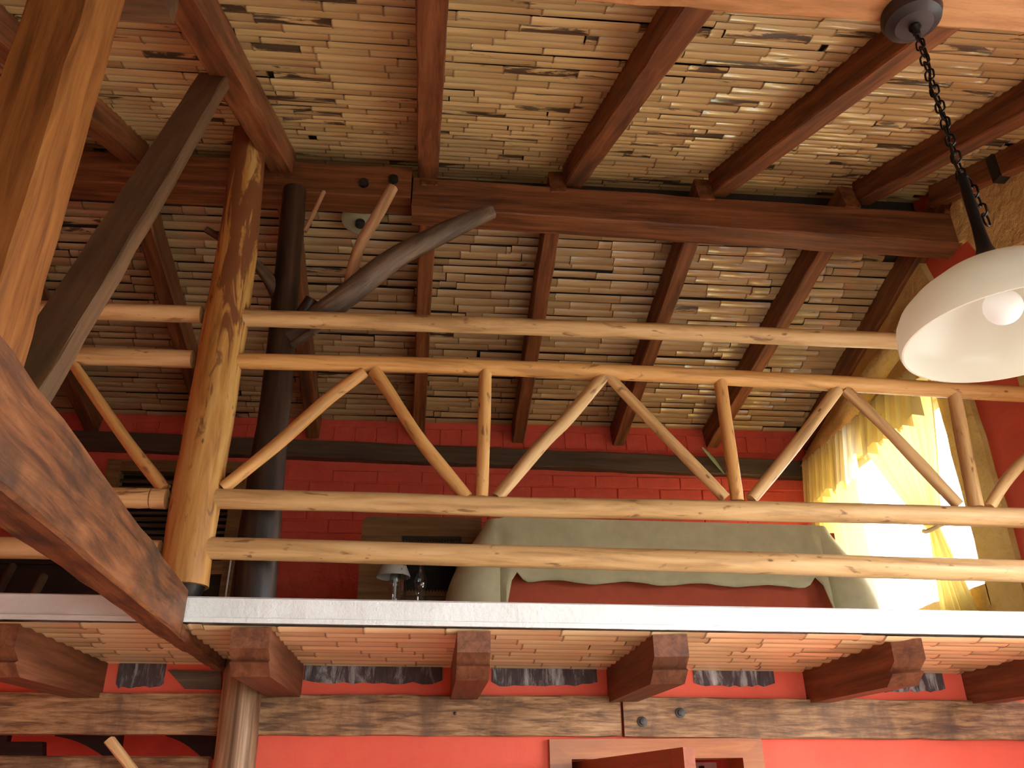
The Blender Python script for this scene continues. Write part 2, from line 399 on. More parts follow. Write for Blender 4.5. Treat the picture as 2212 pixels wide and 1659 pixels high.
# ------------------------------------------------------------------ walls
# rear wall of the loft: painted brick, window opening on the left
WX0, WX1, WZ0, WZ1 = -2.13, -1.29, 3.03, 3.70
rw = MB()
rw.box((XL, YR, 0), (XR + .25, YR + .22, WZ0)).box((XL, YR, WZ0), (WX0, YR + .22, WZ1)).box((WX1, YR, WZ0), (XR + .25, YR + .22, WZ1)).box((XL, YR, WZ1), (XR + .25, YR + .22, 4.075))
wall_rear = rw.build('wall_rear', 'redbrick', None, None, kind='structure', label='red painted brick wall at the back of the loft')
def brick_mesh(Lb, hb, r, t=.008):
    mb = MB(); b = .005; q = lambda: r.uniform(-.0028, .0028)
    o = [(-Lb / 2, 0, -hb / 2), (Lb / 2, 0, -hb / 2), (Lb / 2, 0, hb / 2), (-Lb / 2, 0, hb / 2)]
    k = [V((x * (1 - 2 * b / Lb) + q(), -t + q() * .5, z * (1 - 2.4 * b / hb) + q())) for x, _, z in o]
    return mb.add(o + k, [(0, 1, 5, 4), (1, 2, 6, 5), (2, 3, 7, 6), (3, 0, 4, 7), (4, 5, 6, 7)]).mesh('brick', 'redbrick')
r = random.Random(11); bms = [brick_mesh(.294, .083, r) for _ in range(9)]; sms = [brick_mesh(.140, .13, r) for _ in range(6)]
z = 3.30; row = 0
while z < 3.66:
    x = -2.95 + (row % 2) * .15
    while x < XR:
        inwin = WX0 - .22 < x < WX1 + .22 and z > WZ0 - .09
        if not inwin and x - .144 > XL and x + .144 < XR + .02:
            link('brick', r.choice(bms), wall_rear, Matrix.Translation((x, YR, z)) @ Matrix.Rotation(r.uniform(-.012, .012), 4, 'Y'))
        x += .30
    z += .089; row += 1
x = -3.0
while x < XR:
    link('brick', r.choice(sms), wall_rear, Matrix.Translation((x, YR, 3.955)) @ Matrix.Rotation(r.uniform(-.03, .03), 4, 'Y')); x += .147
# right wall, with the loft window and a tall window of the front room
def wall_with_holes(name, mat, x0, x1, ys, holes, ztop, step=0, **props):
    """wall in the YZ plane; holes: (y0, y1, z0, z1)"""
    mb = MB(); cuts = sorted(set([ys[0], YTOP - .001, YTOP + .001, ys[1]] + [h[0] for h in holes] + [h[1] for h in holes]))
    for a, b in zip(cuts, cuts[1:]):
        hs = [h for h in holes if h[0] <= a and h[1] >= b]; z0 = 0
        if step and (not hs or hs[0][2] > 2.25): mb.box((x0 + step, a, 0), (x1 + step, b, 2.25)); z0 = 2.25
        for h in hs: mb.box((x0, a, z0), (x1, b, h[2])); z0 = h[3]
        poly = [(x0, a, z0), (x0, b, z0), (x0, b, ztop(b)), (x0, a, ztop(a))]
        mb.prism(poly, (x1 - x0, 0, 0))
    return mb.build(name, mat, None, None, kind='structure', **props)
LW = (3.85, 5.30, 2.60, 3.74); FW = (.3, 2.8, .3, 2.9)
roofz = lambda Y: FC(Y) + cl + .02 if Y < YTOP else RC(Y) + cl + .02
wr = wall_with_holes('wall_right', 'red', XR, XR + .25, (YB, YR), [LW, FW, ], roofz, .3, label='coral red right wall with ochre stucco bands')
# ochre stucco: along the rear slope and round the window, and along the front slope
def plate_yz(name, poly, mat, parent, x=XR, t=.03, seed=1):
    rr = random.Random(seed); out = []
    for (a, b) in zip(poly, poly[1:] + poly[:1]):
        n_ = max(1, int(math.dist(a, b) / .09))
        for i in range(n_):
            u = i / n_; out.append((x, a[0] + (b[0] - a[0]) * u + rr.uniform(-.007, .007), a[1] + (b[1] - a[1]) * u + rr.uniform(-.007, .007)))
    return MB().prism(out, (-t, 0, 0)).build(name, mat, parent)
plate_yz('ochre_band', [(3.62, 3.74), (3.60, 4.05), (3.70, RR(3.7) + .05), (5.44, RR(5.44) + .06), (5.44, 3.74)], 'ochre', wr, t=.04)
plate_yz('ochre_band', [(3.60, 2.35), (3.585, 2.9), (3.62, 3.74), (3.85, 3.74), (3.85, 2.35)], 'ochre', wr, t=.03, seed=2)
plate_yz('ochre_band', [(5.30, 2.35), (5.30, 3.74), (5.44, 3.74), (5.44, 2.35)], 'ochre', wr, t=.03, seed=3)
plate_yz('ochre_band', [(3.85, 2.35), (3.85, 2.60), (5.30, 2.60), (5.30, 2.35)], 'ochre', wr, t=.03, seed=4)
plate_yz('ochre_band', [(2.3, FR(2.3) - .32), (2.3, FR(2.3) + .05), (3.27, FR(3.27) + .03), (3.45, 4.40), (3.62, 4.36), (3.55, 4.29), (3.3, 4.25), (3.24, 4.08)], 'ochre', wr, t=.035, seed=5)
plate_yz('ochre_band', [(3.08, 2.35), (3.0, 3.9), (3.24, 4.08), (3.26, 3.4), (3.30, 2.35)], 'ochre', wr, t=.02, seed=6)
for a, b in (((XR + .0, LW[1] - .012, LW[2]), (XR + .249, LW[1], LW[3])), ((XR, LW[0], LW[2]), (XR + .249, LW[0] + .012, LW[3])), ((XR, LW[0], LW[2]), (XR + .249, LW[1], LW[2] + .012)), ((XR, LW[0], LW[3] - .012), (XR + .249, LW[1], LW[3]))):
    MB().box(a, b).build('reveal', 'ochre', wr)
# sloping ochre lip over the rod, catching light from above
log('ochre_lip', [(XR - .03, 5.42, 3.80), (XR - .03, 4.6, 3.93), (XR - .03, 3.75, 4.10)], [.075, .085, .08], 'ochre', wr, wob=.08, seg=10)
# left wall, wall behind the camera, both plain
wall_with_holes('wall_left', 'red', XL - .2, XL, (YB, YR + .2), [], lambda Y: roofz(Y), label='plain red wall on the left, outside the view')
wb = MB(); bx0, bx1, bz0, bz1 = .5, 2.55, .6, 2.4
wb.box((XL, YB - .2, 0), (bx0, YB, 2.75)).box((bx1, YB - .2, 0), (XR + .25, YB, 2.75)).box((bx0, YB - .2, 0), (bx1, YB, bz0)).box((bx0, YB - .2, bz1), (bx1, YB, 2.75))
wb.build('wall_back', 'cream', None, None, kind='structure')
# wall under the loft, with doorway; open to the left of the round post
YW = 3.95; DX0, DX1, DZ = .555, 1.445, 1.885
wf = MB().box((-.72, YW, 0), (DX0 - .0, YW + .2, 2.25)).box((DX1, YW, 0), (XR + .3, YW + .2, 2.25)).box((DX0, YW, DZ), (DX1, YW + .2, 2.25)).box((XL, YW, 2.0), (-.72, YW + .2, 2.25))
wall_front = wf.build('wall_front', 'red', None, None, kind='structure', label='coral red wall under the loft')
def patch(x0, x1, z0, z1, seed):
    rr = random.Random(seed); top = [(x0 + (x1 - x0) * i / 14, z1) for i in range(15)]; bot = [(x1 - (x1 - x0) * i / 14, z0 + rr.uniform(-.006, .006)) for i in range(15)]
    bot[0] = (x1, z0 + .012); bot[-1] = (x0, z0 + .014)
    MB().prism([(x, YW - .001, z) for x, z in top + bot], (0, -.006, 0)).build('bare_patch', 'bare', wall_front, None, label='dark bare masonry streaked with white plaster')
for i, (u0, u1, v1) in enumerate([(-40, 48, 1472), (250, 352, 1484), (655, 955, 1476), (1062, 1290, 1480), (1500, 1674, 1482), (1890, 2042, 1494)]):
    a, b = at(u0, v1, Y=YW), at(u1, v1, Y=YW); patch(a.x, b.x, (a.z + b.z) / 2, 2.24, 20 + i)
# floors
MB().box((XL, YB, -.1), (XR + .25, YR + .2, 0)).build('floor', 'tile', None, None, kind='structure', label='tan floor of the lower room')
nx = 60; top = []; rr = random.Random(4)
slab = MB(); rs = []
for i in range(nx + 1):
    x = XL + .01 + (XR - XL - .01) * i / nx; dz = -.0105 * (x + .86); q = lambda: rr.uniform(-.003, .003)
    rs.append([V((x, 3.05 + q(), 2.254 + dz + q())), V((x, 3.05 + q() * .5, 2.336 + dz + q() * .6)), V((x, 3.062, 2.343 + dz)), V((x, YR, 2.335)), V((x, YR, 2.27 + dz)), V((x, 3.12, 2.262 + dz))])
loft = slab.rings(rs).build('floor', 'white', None, None, kind='structure', label='white painted edge and slab of the loft floor')
MB().rings([[V((x, 3.044, 2.252 - .0105 * (x + .86))), V((x, 3.044, 2.268 - .0105 * (x + .86))), V((x, 3.056, 2.272 - .0105 * (x + .86))), V((x, 3.056, 2.252 - .0105 * (x + .86)))] for x in [XL + .02 + (XR - XL - .03) * i / 40 for i in range(41)]]).build('lip', 'white', loft)
cane_field(loft, 'caneL', (XL + .05, XR), 3.065, YW + .005, 2.245, -.004, (.07, .105), .002, random.Random(9), .0, .13, (1.6, 2.6), .35, .0105)

# ------------------------------------------------------------------ roof timbers
# ridge, in two pieces meeting at a bolted splice
rl = timber('ridge_beam', (-3.1, 3.42, 4.462), (-.168, 3.42, 4.462), .15, .19, 'rafter', None, ch=.006)
tag(rl, 'left length of ridge beam, with two black bolt holes near its end', 'beam', 'ridge beam lengths')
for (u, v) in ((786, 398), (850, 390)):
    p = at(u, v, Y=3.345); MB().lathe([(.0, 0), (.024, 0), (.024, .02), (0, .02)], 14).build('bolt', 'black', rl, Matrix.Translation(p) @ Matrix.Rotation(PI / 2, 4, 'X'))
rr_ = timber('ridge_beam', (-.16, 3.425, 4.405), (2.69, 3.425, 4.345), .15, .19, 'rafter', None, ch=.006, seed=3)
tag(rr_, 'long right length of ridge beam, set lower than the left length', 'beam', 'ridge beam lengths')
# plate on the rear wall, purlin near the camera
p0, p1 = at(340, 955, Y=5.38), at(1750, 1013, Y=5.38)
sl = (p1.z - p0.z) / (p1.x - p0.x)
t = timber('wall_plate', (-3.1, YR - .025, p0.z + sl * (-3.1 - p0.x)), (2.69, YR - .025, p0.z + sl * (2.69 - p0.x)), .09, .125, 'plate', None, ch=.004)
tag(t, 'dark grey brown wall plate running along the red rear wall', 'beam')
t = timber('purlin', (-.72, 1.405, 3.645), (2.69, 1.405, 3.64), .19, .176, 'near', None, ch=.01, seed=8)
tag(t, 'bright orange near beam that the pendant lamp hangs from', 'beam')
# rafters of the front slope: from the purlin up to the ridge
def front_rafter(xa, xb, label, wd=.10, y0=1.0, y1=3.40, mat='rafter', dz=0, ht=RD):
    o = timber('rafter', (xa, y0, FR(y0) + ht / 2 / math.cos(.4) + dz), (xb, y1, FR(y1) + ht / 2 / math.cos(.4) + dz), wd, ht, mat, None, ch=.006, seed=int(xa * 100))
    return tag(o, label, 'rafter', 'rafters of the near roof slope')
front_rafter(-2.32, -2.26, 'near slope rafter farthest left, left of the square post')
front_rafter(-1.57, -1.53, 'dark near slope rafter seen between square post and leaning brace')
front_rafter(-.81, -.81, 'heavy near slope rafter that the leaning brace props up', .11, dz=-.012)
front_rafter(-.04, -.09, 'near slope rafter running straight up to the ridge splice')
front_rafter(.765, .655, 'near slope rafter ending right of the large branch tip')
front_rafter(1.545, 1.435, 'broad near slope rafter directly behind the lamp canopy')
front_rafter(2.245, 2.232, 'near slope rafter passing behind the lamp chain')
st = front_rafter(2.655, 2.65, 'near slope rafter against the ochre wall, with black strap', .08)
pst = at(2166, 420, X=2.61)
MB().box((2.607, pst.y - .03, FR(pst.y) - .012), (2.70, pst.y + .03, FR(pst.y) + .13)).build('strap', 'black', st, None, label='black strap')
# rafters of the rear slope
def rear_rafter(xa, xb, label, wd=.085, y0=3.36, y1=5.44, ht=RDR):
    o = timber('rafter', (xa, y0, RR(y0) + ht / 2 / math.cos(.25)), (xb, y1, RR(y1) + ht / 2 / math.cos(.25)), wd, ht, 'rafter', None, ch=.006, seed=int(xb * 77))
    return tag(o, label, 'rafter', 'rafters of the far roof slope')
rear_rafter(-2.31, -2.31, 'far slope rafter whose end shows left of the first railing diagonal')
rear_rafter(-1.545, -1.555, 'far slope rafter seen between leaning brace and round railing post')
rear_rafter(-.80, -.85, 'far slope rafter half hidden behind the dark tree trunk')
rear_rafter(-.082, -.132, 'far slope rafter crossed by the large branch')
rear_rafter(.575, .565, 'far slope rafter second to the right of the large branch')
rear_rafter(1.345, 1.278, 'far slope rafter above the middle of the bed')
rear_rafter(2.13, 1.955, 'far slope rafter ending above the green leaf')
rear_rafter(2.67, 2.67, 'dark far slope rafter against the ochre stucco of the right wall', .07)

# truss members on the left
def poly_timber(name, secs, mat):              # secs: list of 4-point sections (world)
    a = sum((V(p) for p in secs[0]), V()) / 4; b = sum((V(p) for p in secs[-1]), V()) / 4
    M4 = frame(a, b, (0, 0, 1) if abs((b - a).normalized().z) < .9 else (0, 1, 0)); inv = M4.inverted(); rs = []; rr = random.Random(len(name)); N = 16
    for i in range(N + 1):
        u = i / N; ring = []
        pts = [V(p).lerp(V(q), u) for p, q in zip(secs[0], secs[-1])]
        for j in range(4):
            p, nxt, prv = pts[j], pts[(j + 1) % 4], pts[j - 1]
            ring += [p.lerp(prv, min(.2, .009 / (p - prv).length)), p.lerp(nxt, min(.2, .009 / (p - nxt).length))]
        rs.append([inv @ (p + V((rr.uniform(-.003, .003), rr.uniform(-.003, .003), rr.uniform(-.003, .003)))) for p in ring])
    return MB().rings(rs).build(name, mat, None, M4)
def sec_y(y, x0, x1, z0, z1): return [(x0, y, z0), (x1, y, z0), (x1, y, z1), (x0, y, z1)]
t = poly_timber('tie_beam', [sec_y(.85, -.855, -.735, 2.205, 2.455), sec_y(3.04, -.93, -.85, 2.2, 2.365)], 'tie')
tag(t, 'big reddish tie beam running from the lower left to the loft edge', 'beam')
u_ = poly_timber('tie_end', [sec_y(3.03, -.93, -.85, 2.2, 2.252), sec_y(3.82, -.915, -.865, 2.19, 2.25)], 'tie'); u_.parent = t; u_.matrix_parent_inverse = t.matrix_basis.inverted()
t = timber('king_post', (-.915, 1.53, 2.44), (-.915, 1.53, 3.80), .14, .16, 'king', None, up=(0, 1, 0), ch=.008)
tag(t, 'thick square orange brown post at the left edge standing on the tie beam', 'post')
a0, a1 = V((-.852, 1.625, 2.42)), V((-.852, 2.35, 4.06))
t = timber('brace', a0, a1, .10, .055, 'brace', None, up=(0, -.915, .405), ch=.004)
tag(t, 'flat dark brown brace leaning from the square post to a rafter', 'brace')
t = timber('cleat', (-.985, 1.68, 3.705), (-.775, 1.68, 3.705), .14, .10, 'brace', None); tag(t, 'short dark cleat between square post and heavy rafter', 'block')
t = timber('end_block', (-.80, 1.60, 3.82), (-.66, 1.60, 3.82), .16, .12, 'near', None); tag(t, 'pale sawn block end above the heavy rafter', 'block')

# joists under the loft floor
JP = [(3.06, 2.238), (3.06, 2.155), (3.07, 2.149), (3.112, 2.122), (3.09, 2.113), (3.135, 2.082), (3.15, 2.072)]
def joist(x0, x1, label, dz=0, skew=.0, ya=0):
    prof = [(y + ya, z + (dz if z < 2.2 else -.0105 * (x0 + .86))) for y, z in JP] + [(3.99, 2.084 + dz), (3.99, 2.238)]
    mb = MB(); n_ = len(prof)
    vs = [(x0, y + (skew if k < 7 else 0), z) for k, (y, z) in enumerate(prof)] + [(x1, y, z) for y, z in prof]
    mb.add(vs, [tuple(range(n_)), tuple(range(n_, 2 * n_))[::-1]] + [(i, (i + 1) % n_, n_ + (i + 1) % n_, n_ + i) for i in range(n_)])
    c = V(((x0 + x1) / 2, 3.06, 2.15)); Mf = Matrix(((0, -1, 0, c.x), (1, 0, 0, c.y), (0, 0, 1, c.z), (0, 0, 0, 1))); inv = Mf.inverted()
    mb.v = [inv @ p for p in mb.v]
    o = mb.build('joist', 'joist', None, Mf)
    return tag(o, label, 'joist', 'notched joists under the loft')
joist(-1.52, -1.395, 'notched joist left of the tie beam, with split end grain', .01)
j2 = joist(-.69, -.558, 'notched joist resting beside the top of the round lower post', .012)
joist(.092, .21, 'notched joist over the middle of the wall beam, left of the splice', .0)
joist(.80, .925, 'notched joist right above the wall beam splice', -.012, .01)
joist(1.725, 1.815, 'long looking notched joist between doorway and right wall', -.018, .06)
joist(2.50, 2.62, 'notched joist nearest the right wall', -.022, .05)
p = at(630, 1461, Y=3.9); MB().box((p.x - .02, p.y - .03, p.z - .005), (p.x + .012, p.y, p.z + .006)).build('peg', 'black', j2, None)

# wall beam under the joists: two pieces, bolts at the splice
xs = at(1343, 1550, Y=3.93).x
b1 = timber('wall_beam', (XL + .02, 3.955, 2.05), (xs - .005, 3.955, 2.012), .07, .165, 'wallbeam', None, ch=.004, seed=2)
tag(b1, 'weathered brown wall beam left of the splice, over the coral wall', 'beam', 'wall beam lengths')
b2 = timber('wall_beam', (xs + .005, 3.95, 2.012), (2.98, 3.95, 1.983), .075, .168, 'wallbeam', None, ch=.004, seed=5)
tag(b2, 'weathered wall beam over the doorway, with two round bolts', 'beam', 'wall beam lengths')
for u, v in ((1387, 1559), (1469, 1540)):
    p = at(u, v, Y=3.912)
    MB().lathe([(0, 0), (.022, 0), (.022, .006), (.013, .008), (.012, .018), (0, .02)], 14).build('bolt', 'bolt', b2, Matrix.Translation(p) @ Matrix.Rotation(PI / 2, 4, 'X'))
p = at(983, 1541, Y=3.92); MB().lathe([(0, 0), (.008, 0), (.007, .012), (0, .014)], 10).build('nail', 'bolt', b1, Matrix.Translation(p) @ Matrix.Rotation(PI / 2, 4, 'X'))
wp = [at(u, v, Y=3.935) for u, v in ((362, 1447), (478, 1450), (478, 1489), (398, 1487))]
t = MB().prism(wp, (0, .03, 0)).build('wood_wedge', 'wedge'); tag(t, 'grey brown board wedged in the wall under the tie beam', 'board')
t = log('round_post', [(-.79, 3.83, 2.235), (-.785, 3.83, 2.0), (-.765, 3.83, 1.0), (-.76, 3.83, 0)], [.078, .088, .092, .095], 'roundpost', None, seg=20, wob=.03)
tag(t, 'striped brown round post under the loft beside the coral wall', 'post')

# ------------------------------------------------------------------ railing
YP = 3.12
t = log('railing_post', [at(545, 256, Y=YP), at(520, 480, Y=YP), at(478, 760, Y=YP), at(430, 1040, Y=YP), at(397, 1268, Y=YP)][::-1], [.087, .09, .09, .089, .084, .078, .074], 'post', None, seg=22, wob=.04)
tag(t, 'thick half peeled round post standing in the railing', 'post')
p = at(402, 1262, Y=YP); MB().lathe([(0, 2.338), (.05, 2.338), (.06, 2.37), (.072, 2.40), (.03, 2.42), (0, 2.42)], 18, (p.x, YP, 0)).build('shoe', 'iron', t, None, smooth=True, label='dark shoe at the foot')
YQ = 3.11
ra = thing('railing', 'pole railing of rails and zigzag struts right of the thick post', 'railing', (.9, YQ, 2.4), 'loft railing sections')
R4 = {'top': ([(520, 687), (800, 695), (1106, 705), (1500, 719), (1940, 737)], .036, 'log'),
      'second': ([(508, 780), (800, 786), (1106, 796), (1500, 812), (1900, 834), (2212, 852)], .033, 'log2'),
      'third': ([(460, 1077), (800, 1085), (1106, 1095), (1500, 1101), (1900, 1110), (2212, 1119)], .0385, 'log'),
      'bottom': ([(448, 1184), (800, 1193), (1106, 1202), (1500, 1212), (1900, 1225), (2212, 1234)], .041, 'log')}
for k, (pp, rad, mt) in R4.items():
    P = [at(u, v, Y=YQ) for u, v in pp]; d = (P[-1] - P[-2]); P.append(P[-1] + d * ((2.69 - P[-1].x) / d.x))
    log('rail', P, [rad * 1.0, rad * 1.02, rad * 1.05, rad * 1.08], mt, ra, seg=18, wob=.025, seed=len(k))
def strut(par, name, pp, rads, mt='log', seed=0):
    P = [at(u, v, Y=YQ) for u, v in pp]
    d0 = (P[0] - P[1]).normalized() * .012; d1 = (P[-1] - P[-2]).normalized() * .012
    P[0] = P[0] + d0; P[-1] = P[-1] + d1
    log(name, P, rads, mt, par, seg=14, wob=.05, seed=seed, step=.035)
strut(ra, 'strut', [(487, 1050), (600, 958), (705, 865), (782, 808)], [.025, .026, .027, .024], 'log2', 1)
strut(ra, 'strut', [(812, 806), (842, 850), (900, 940), (955, 1010), (1005, 1070)], [.028, .024, .026, .027, .025], 'log2', 2)
strut(ra, 'baluster', [(1048, 808), (1045, 930), (1041, 1068)], [.027, .026, .026], 'log2', 3)
strut(ra, 'strut', [(1300, 818), (1225, 905), (1170, 960), (1078, 1070)], [.026, .028, .029, .024], 'log', 4)
strut(ra, 'strut', [(1320, 818), (1390, 892), (1480, 985), (1562, 1072)], [.022, .024, .024, .024], 'log', 5)
strut(ra, 'baluster', [(1556, 826), (1573, 950), (1592, 1076)], [.028, .027, .027], 'log2', 6)
strut(ra, 'strut', [(1806, 846), (1722, 957), (1626, 1074)], [.026, .026, .025], 'log', 7)
strut(ra, 'strut', [(1830, 846), (1900, 912), (1985, 1000), (2066, 1086)], [.024, .024, .026, .025], 'log', 8)
strut(ra, 'baluster', [(2062, 856), (2082, 960), (2108, 1090)], [.028, .03, .03], 'log', 9)
strut(ra, 'strut', [(2250, 960), (2200, 1008), (2165, 1050), (2140, 1092)], [.022, .023, .024, .024], 'log', 10)
rb = thing('railing', 'shorter pole railing section left of the thick post', 'railing', (-1.3, YQ, 2.4), 'loft railing sections')
for pp, rad in (([(205, 672), (330, 676), (436, 680)], .037), ([(150, 769), (280, 772), (416, 776)], .037), ([(215, 1074), (300, 1076), (361, 1078)], .039), ([(0, 1183), (160, 1186), (346, 1190)], .039)):
    P = [at(u, v, Y=YQ) for u, v in pp]; d = P[1] - P[0]; P.insert(0, P[0] + d * ((-3.15 - P[0].x) / d.x))
    log('rail', P, [rad, rad * .97, rad], 'log', rb, seg=18, wob=.025, seed=int(rad * 999))
strut(rb, 'strut', [(162, 792), (222, 880), (290, 975), (352, 1052)], [.02, .022, .023, .026], 'log2', 12)

# ------------------------------------------------------------------ tree trunk post with branches
YT = 3.27
tt = thing('tree_post', 'dark tree trunk with branches, standing in the loft behind the railing', 'tree trunk', at(550, 1300, Y=YT))
log('trunk', [at(545, 1330, Y=YT), at(558, 1180, Y=YT), at(580, 1000, Y=YT), at(610, 720, Y=YT), at(636, 412, Y=YT)], [.078, .08, .068, .062, .058, .057, .055], 'trunk', tt, seg=20, wob=.05)
log('branch', [at(615, 735, Y=YT), at(680, 690, Y=YT - .06), at(745, 640, Y=YT - .1), at(850, 560, Y=YT - .12), at(960, 502, Y=YT - .12), at(1062, 456, Y=YT - .1)], [.05, .056, .054, .05, .046, .036], 'branch', tt, seg=16, wob=.06, label='thick grey brown branch')
log('branch', [at(755, 622, Y=YT - .1), at(765, 570, Y=YT - .1), at(782, 520, Y=YT - .1), at(815, 465, Y=YT - .1), at(848, 406, Y=YT - .1)], [.028, .027, .026, .027, .026], 'branchpale', tt, seg=12, label='pale upright branch')
log('branch', [at(658, 500, Y=YT), at(680, 455, Y=YT), at(700, 414, Y=YT)], [.012, .011, .010], 'branchpale', tt, seg=8, label='thin pale twig')
log('branch', [at(605, 650, Y=YT), at(585, 610, Y=YT - .02), at(560, 578, Y=YT - .02), at(500, 530, Y=YT), at(446, 496, Y=YT)], [.034, .028, .02, .018, .016], 'branch', tt, seg=10, label='bent left branch')
log('branch', [at(640, 700, Y=YT - .02), at(660, 670, Y=YT - .06), at(674, 645, Y=YT - .08)], [.034, .034, .028], 'trunk', tt, seg=10, label='dark stub')
log('branch', [at(632, 745, Y=YT - .03), at(655, 730, Y=YT - .06), at(675, 718, Y=YT - .08)], [.018, .018, .016], 'branch', tt, seg=10, label='short stub')

# round ceiling lamp behind the ridge
c = V((-.44, 3.66, RR(3.66) + .10)); t = thing('ceiling_lamp', 'pale round ceiling lamp half hidden by the ridge beam', 'lamp', c)
Mt = Matrix.Translation(c) @ Matrix.Rotation(math.atan(-.255), 4, 'X')
MB().lathe([(.0, 0), (.10, 0), (.10, -.02), (.075, -.034), (.02, -.04), (0, -.04)], 28).build('disc', 'disc', t, Mt, smooth=True)
MB().lathe([(.0, -.036), (.026, -.038), (.026, -.062), (.016, -.066), (0, -.066)], 16).build('socket', 'black', t, Mt, smooth=True)

# ------------------------------------------------------------------ pendant lamp
LX, LY = 1.215, 1.455
pl = thing('pendant_lamp', 'pendant lamp with opal glass shade on a dark chain', 'lamp', (LX, LY, 3.55))
MB().lathe([(0, 3.556), (.074, 3.556), (.077, 3.54), (.070, 3.518), (.052, 3.508), (.048, 3.504), (.02, 3.502), (0, 3.502)], 36, (LX, LY, 0)).build('canopy', 'canopy', pl, None, smooth=True)
MB().lathe([(0, 3.505), (.014, 3.505), (.016, 3.495), (.010, 3.485), (.009, 3.468), (0, 3.468)], 16, (LX, LY, 0)).build('hook', 'iron', pl, None, smooth=True)
def torus_link(cz, turn, L=.034, wd=.011, tr=.0026, x=0, y=0):
    mb = MB(); pts = []
    for i in range(16):
        a = 2 * PI * i / 16; sx = math.cos(a) * wd; sz = math.sin(a) * wd + (L / 2 - wd) * (1 if math.sin(a) > 0 else -1 if math.sin(a) < 0 else 0); pts.append(V((sx, 0, sz)))
    rs = []
    for i, p in enumerate(pts):
        tg = (pts[(i + 1) % 16] - pts[i - 1]).normalized(); nn = V((0, 1, 0)); bb = tg.cross(nn)
        rs.append([p + (nn * math.cos(2 * PI * j / 6) + bb * math.sin(2 * PI * j / 6)) * tr for j in range(6)])
    rs.append(rs[0]); mb.rings(rs, True, False)
    return mb.mesh('chain_link', 'iron', True)
lm = torus_link(0, 0); z = 3.462; i = 0
while z > 3.0:
    link('chain_link', lm, pl, Matrix.Translation((LX + rnd.uniform(-.001, .001), LY, z)) @ Matrix.Rotation(PI / 2 * (i % 2) + .5, 4, 'Z') @ Matrix.Rotation(rnd.uniform(-.08, .08), 4, 'Y')); z -= .0268; i += 1
log('wire', [(LX, LY, 3.47), (LX + .008, LY - .004, 3.38), (LX - .007, LY + .004, 3.28), (LX + .006, LY, 3.18), (LX - .008, LY, 3.08), (LX - .006, LY, 3.03), (LX, LY, 2.99)], .0035, 'iron', pl, seg=8, wob=0)
for k in range(5):                                # loose end of the chain hanging beside the stem
    link('chain_link', lm, pl, Matrix.Translation((LX + .014 + .003 * k, LY, 2.985 - .027 * k)) @ Matrix.Rotation(PI / 2 * (k % 2) + .4, 4, 'Z'))
MB().lathe([(0, 3.005), (.009, 3.005), (.011, 2.985), (.012, 2.95), (.0125, 2.86), (.016, 2.80), (.024, 2.775), (.034, 2.765), (.036, 2.755), (0, 2.755)], 18, (LX, LY, 0)).build('stem', 'iron', pl, None, smooth=True)
prof = [(.034, 2.757), (.075, 2.742), (.13, 2.712), (.18, 2.676), (.207, 2.648), (.2185, 2.625), (.2215, 2.60), (.222, 2.575), (.219, 2.566), (.2145, 2.566), (.2135, 2.578), (.2115, 2.612), (.200, 2.634), (.176, 2.662), (.128, 2.699), (.074, 2.730), (.034, 2.745)]
MB().lathe(prof, 72, (LX, LY, 0)).build('shade', 'opal', pl, None, smooth=True, label='cream opal glass shade')
MB().lathe([(0, 2.75), (.02, 2.75), (.021, 2.715), (.017, 2.70), (0, 2.70)], 18, (LX, LY, 0)).build('lamp_socket', 'whitebox', pl, None, smooth=True)
bz = 2.642
MB().lathe([(0, 2.705), (.015, 2.705), (.017, 2.69)] + [(.0395 * math.cos(a), bz + .0395 * math.sin(a)) for a in [1.05 - i * .19 for i in range(14)]] + [(0, bz - .0395)], 28, (LX, LY, 0)).build('bulb', 'bulb', pl, None, smooth=True, label='white globe bulb')

# ------------------------------------------------------------------ loft window, curtains
win = thing('window_1', 'bright loft window in the right wall', 'window', (XR, 4.58, 2.6)); del win['category']; win['kind'] = 'structure'
f = .06; wx = XR + .17; y0, y1, z0, z1 = LW
for a, b in (((wx, y0, z0), (wx + .05, y0 + f, z1)), ((wx, y1 - f, z0), (wx + .05, y1, z1)), ((wx, y0, z0), (wx + .05, y1, z0 + f)), ((wx, y0, z1 - f), (wx + .05, y1, z1))):
    MB().box(a, b).build('frame', 'whitebox', win)
MB().box((wx + .02, y0 + f, z0 + f), (wx + .026, y1 - f, z1 - f)).build('pane', 'pane', win)
w2 = bpy.data.objects.new('window_3', None); C.objects.link(w2); w2['kind'] = 'structure'
y0, y1, z0, z1 = FW
for a, b in (((wx, y0, z0), (wx + .05, y0 + f, z1)), ((wx, y1 - f, z0), (wx + .05, y1, z1)), ((wx, y0, z0), (wx + .05, y1, z0 + f)), ((wx, y0, z1 - f), (wx + .05, y1, z1)), ((wx, 1.67, z0), (wx + .05, 1.73, z1))):
    MB().box(a, b).build('frame', 'doorframe', w2)
MB().box((wx + .02, y0 + f, z0 + f), (wx + .026, y1 - f, z1 - f)).build('pane', 'pane', w2)
w4 = bpy.data.objects.new('window_4', None); C.objects.link(w4); w4['kind'] = 'structure'
for a, b in (((bx0, YB - .15, bz0), (bx0 + f, YB - .1, bz1)), ((bx1 - f, YB - .15, bz0), (bx1, YB - .1, bz1)), ((bx0, YB - .15, bz0), (bx1, YB - .1, bz0 + f)), ((bx0, YB - .15, bz1 - f), (bx1, YB - .1, bz1)), ((1.5, YB - .15, bz0), (1.56, YB - .1, bz1))):
    MB().box(a, b).build('frame', 'doorframe', w4)
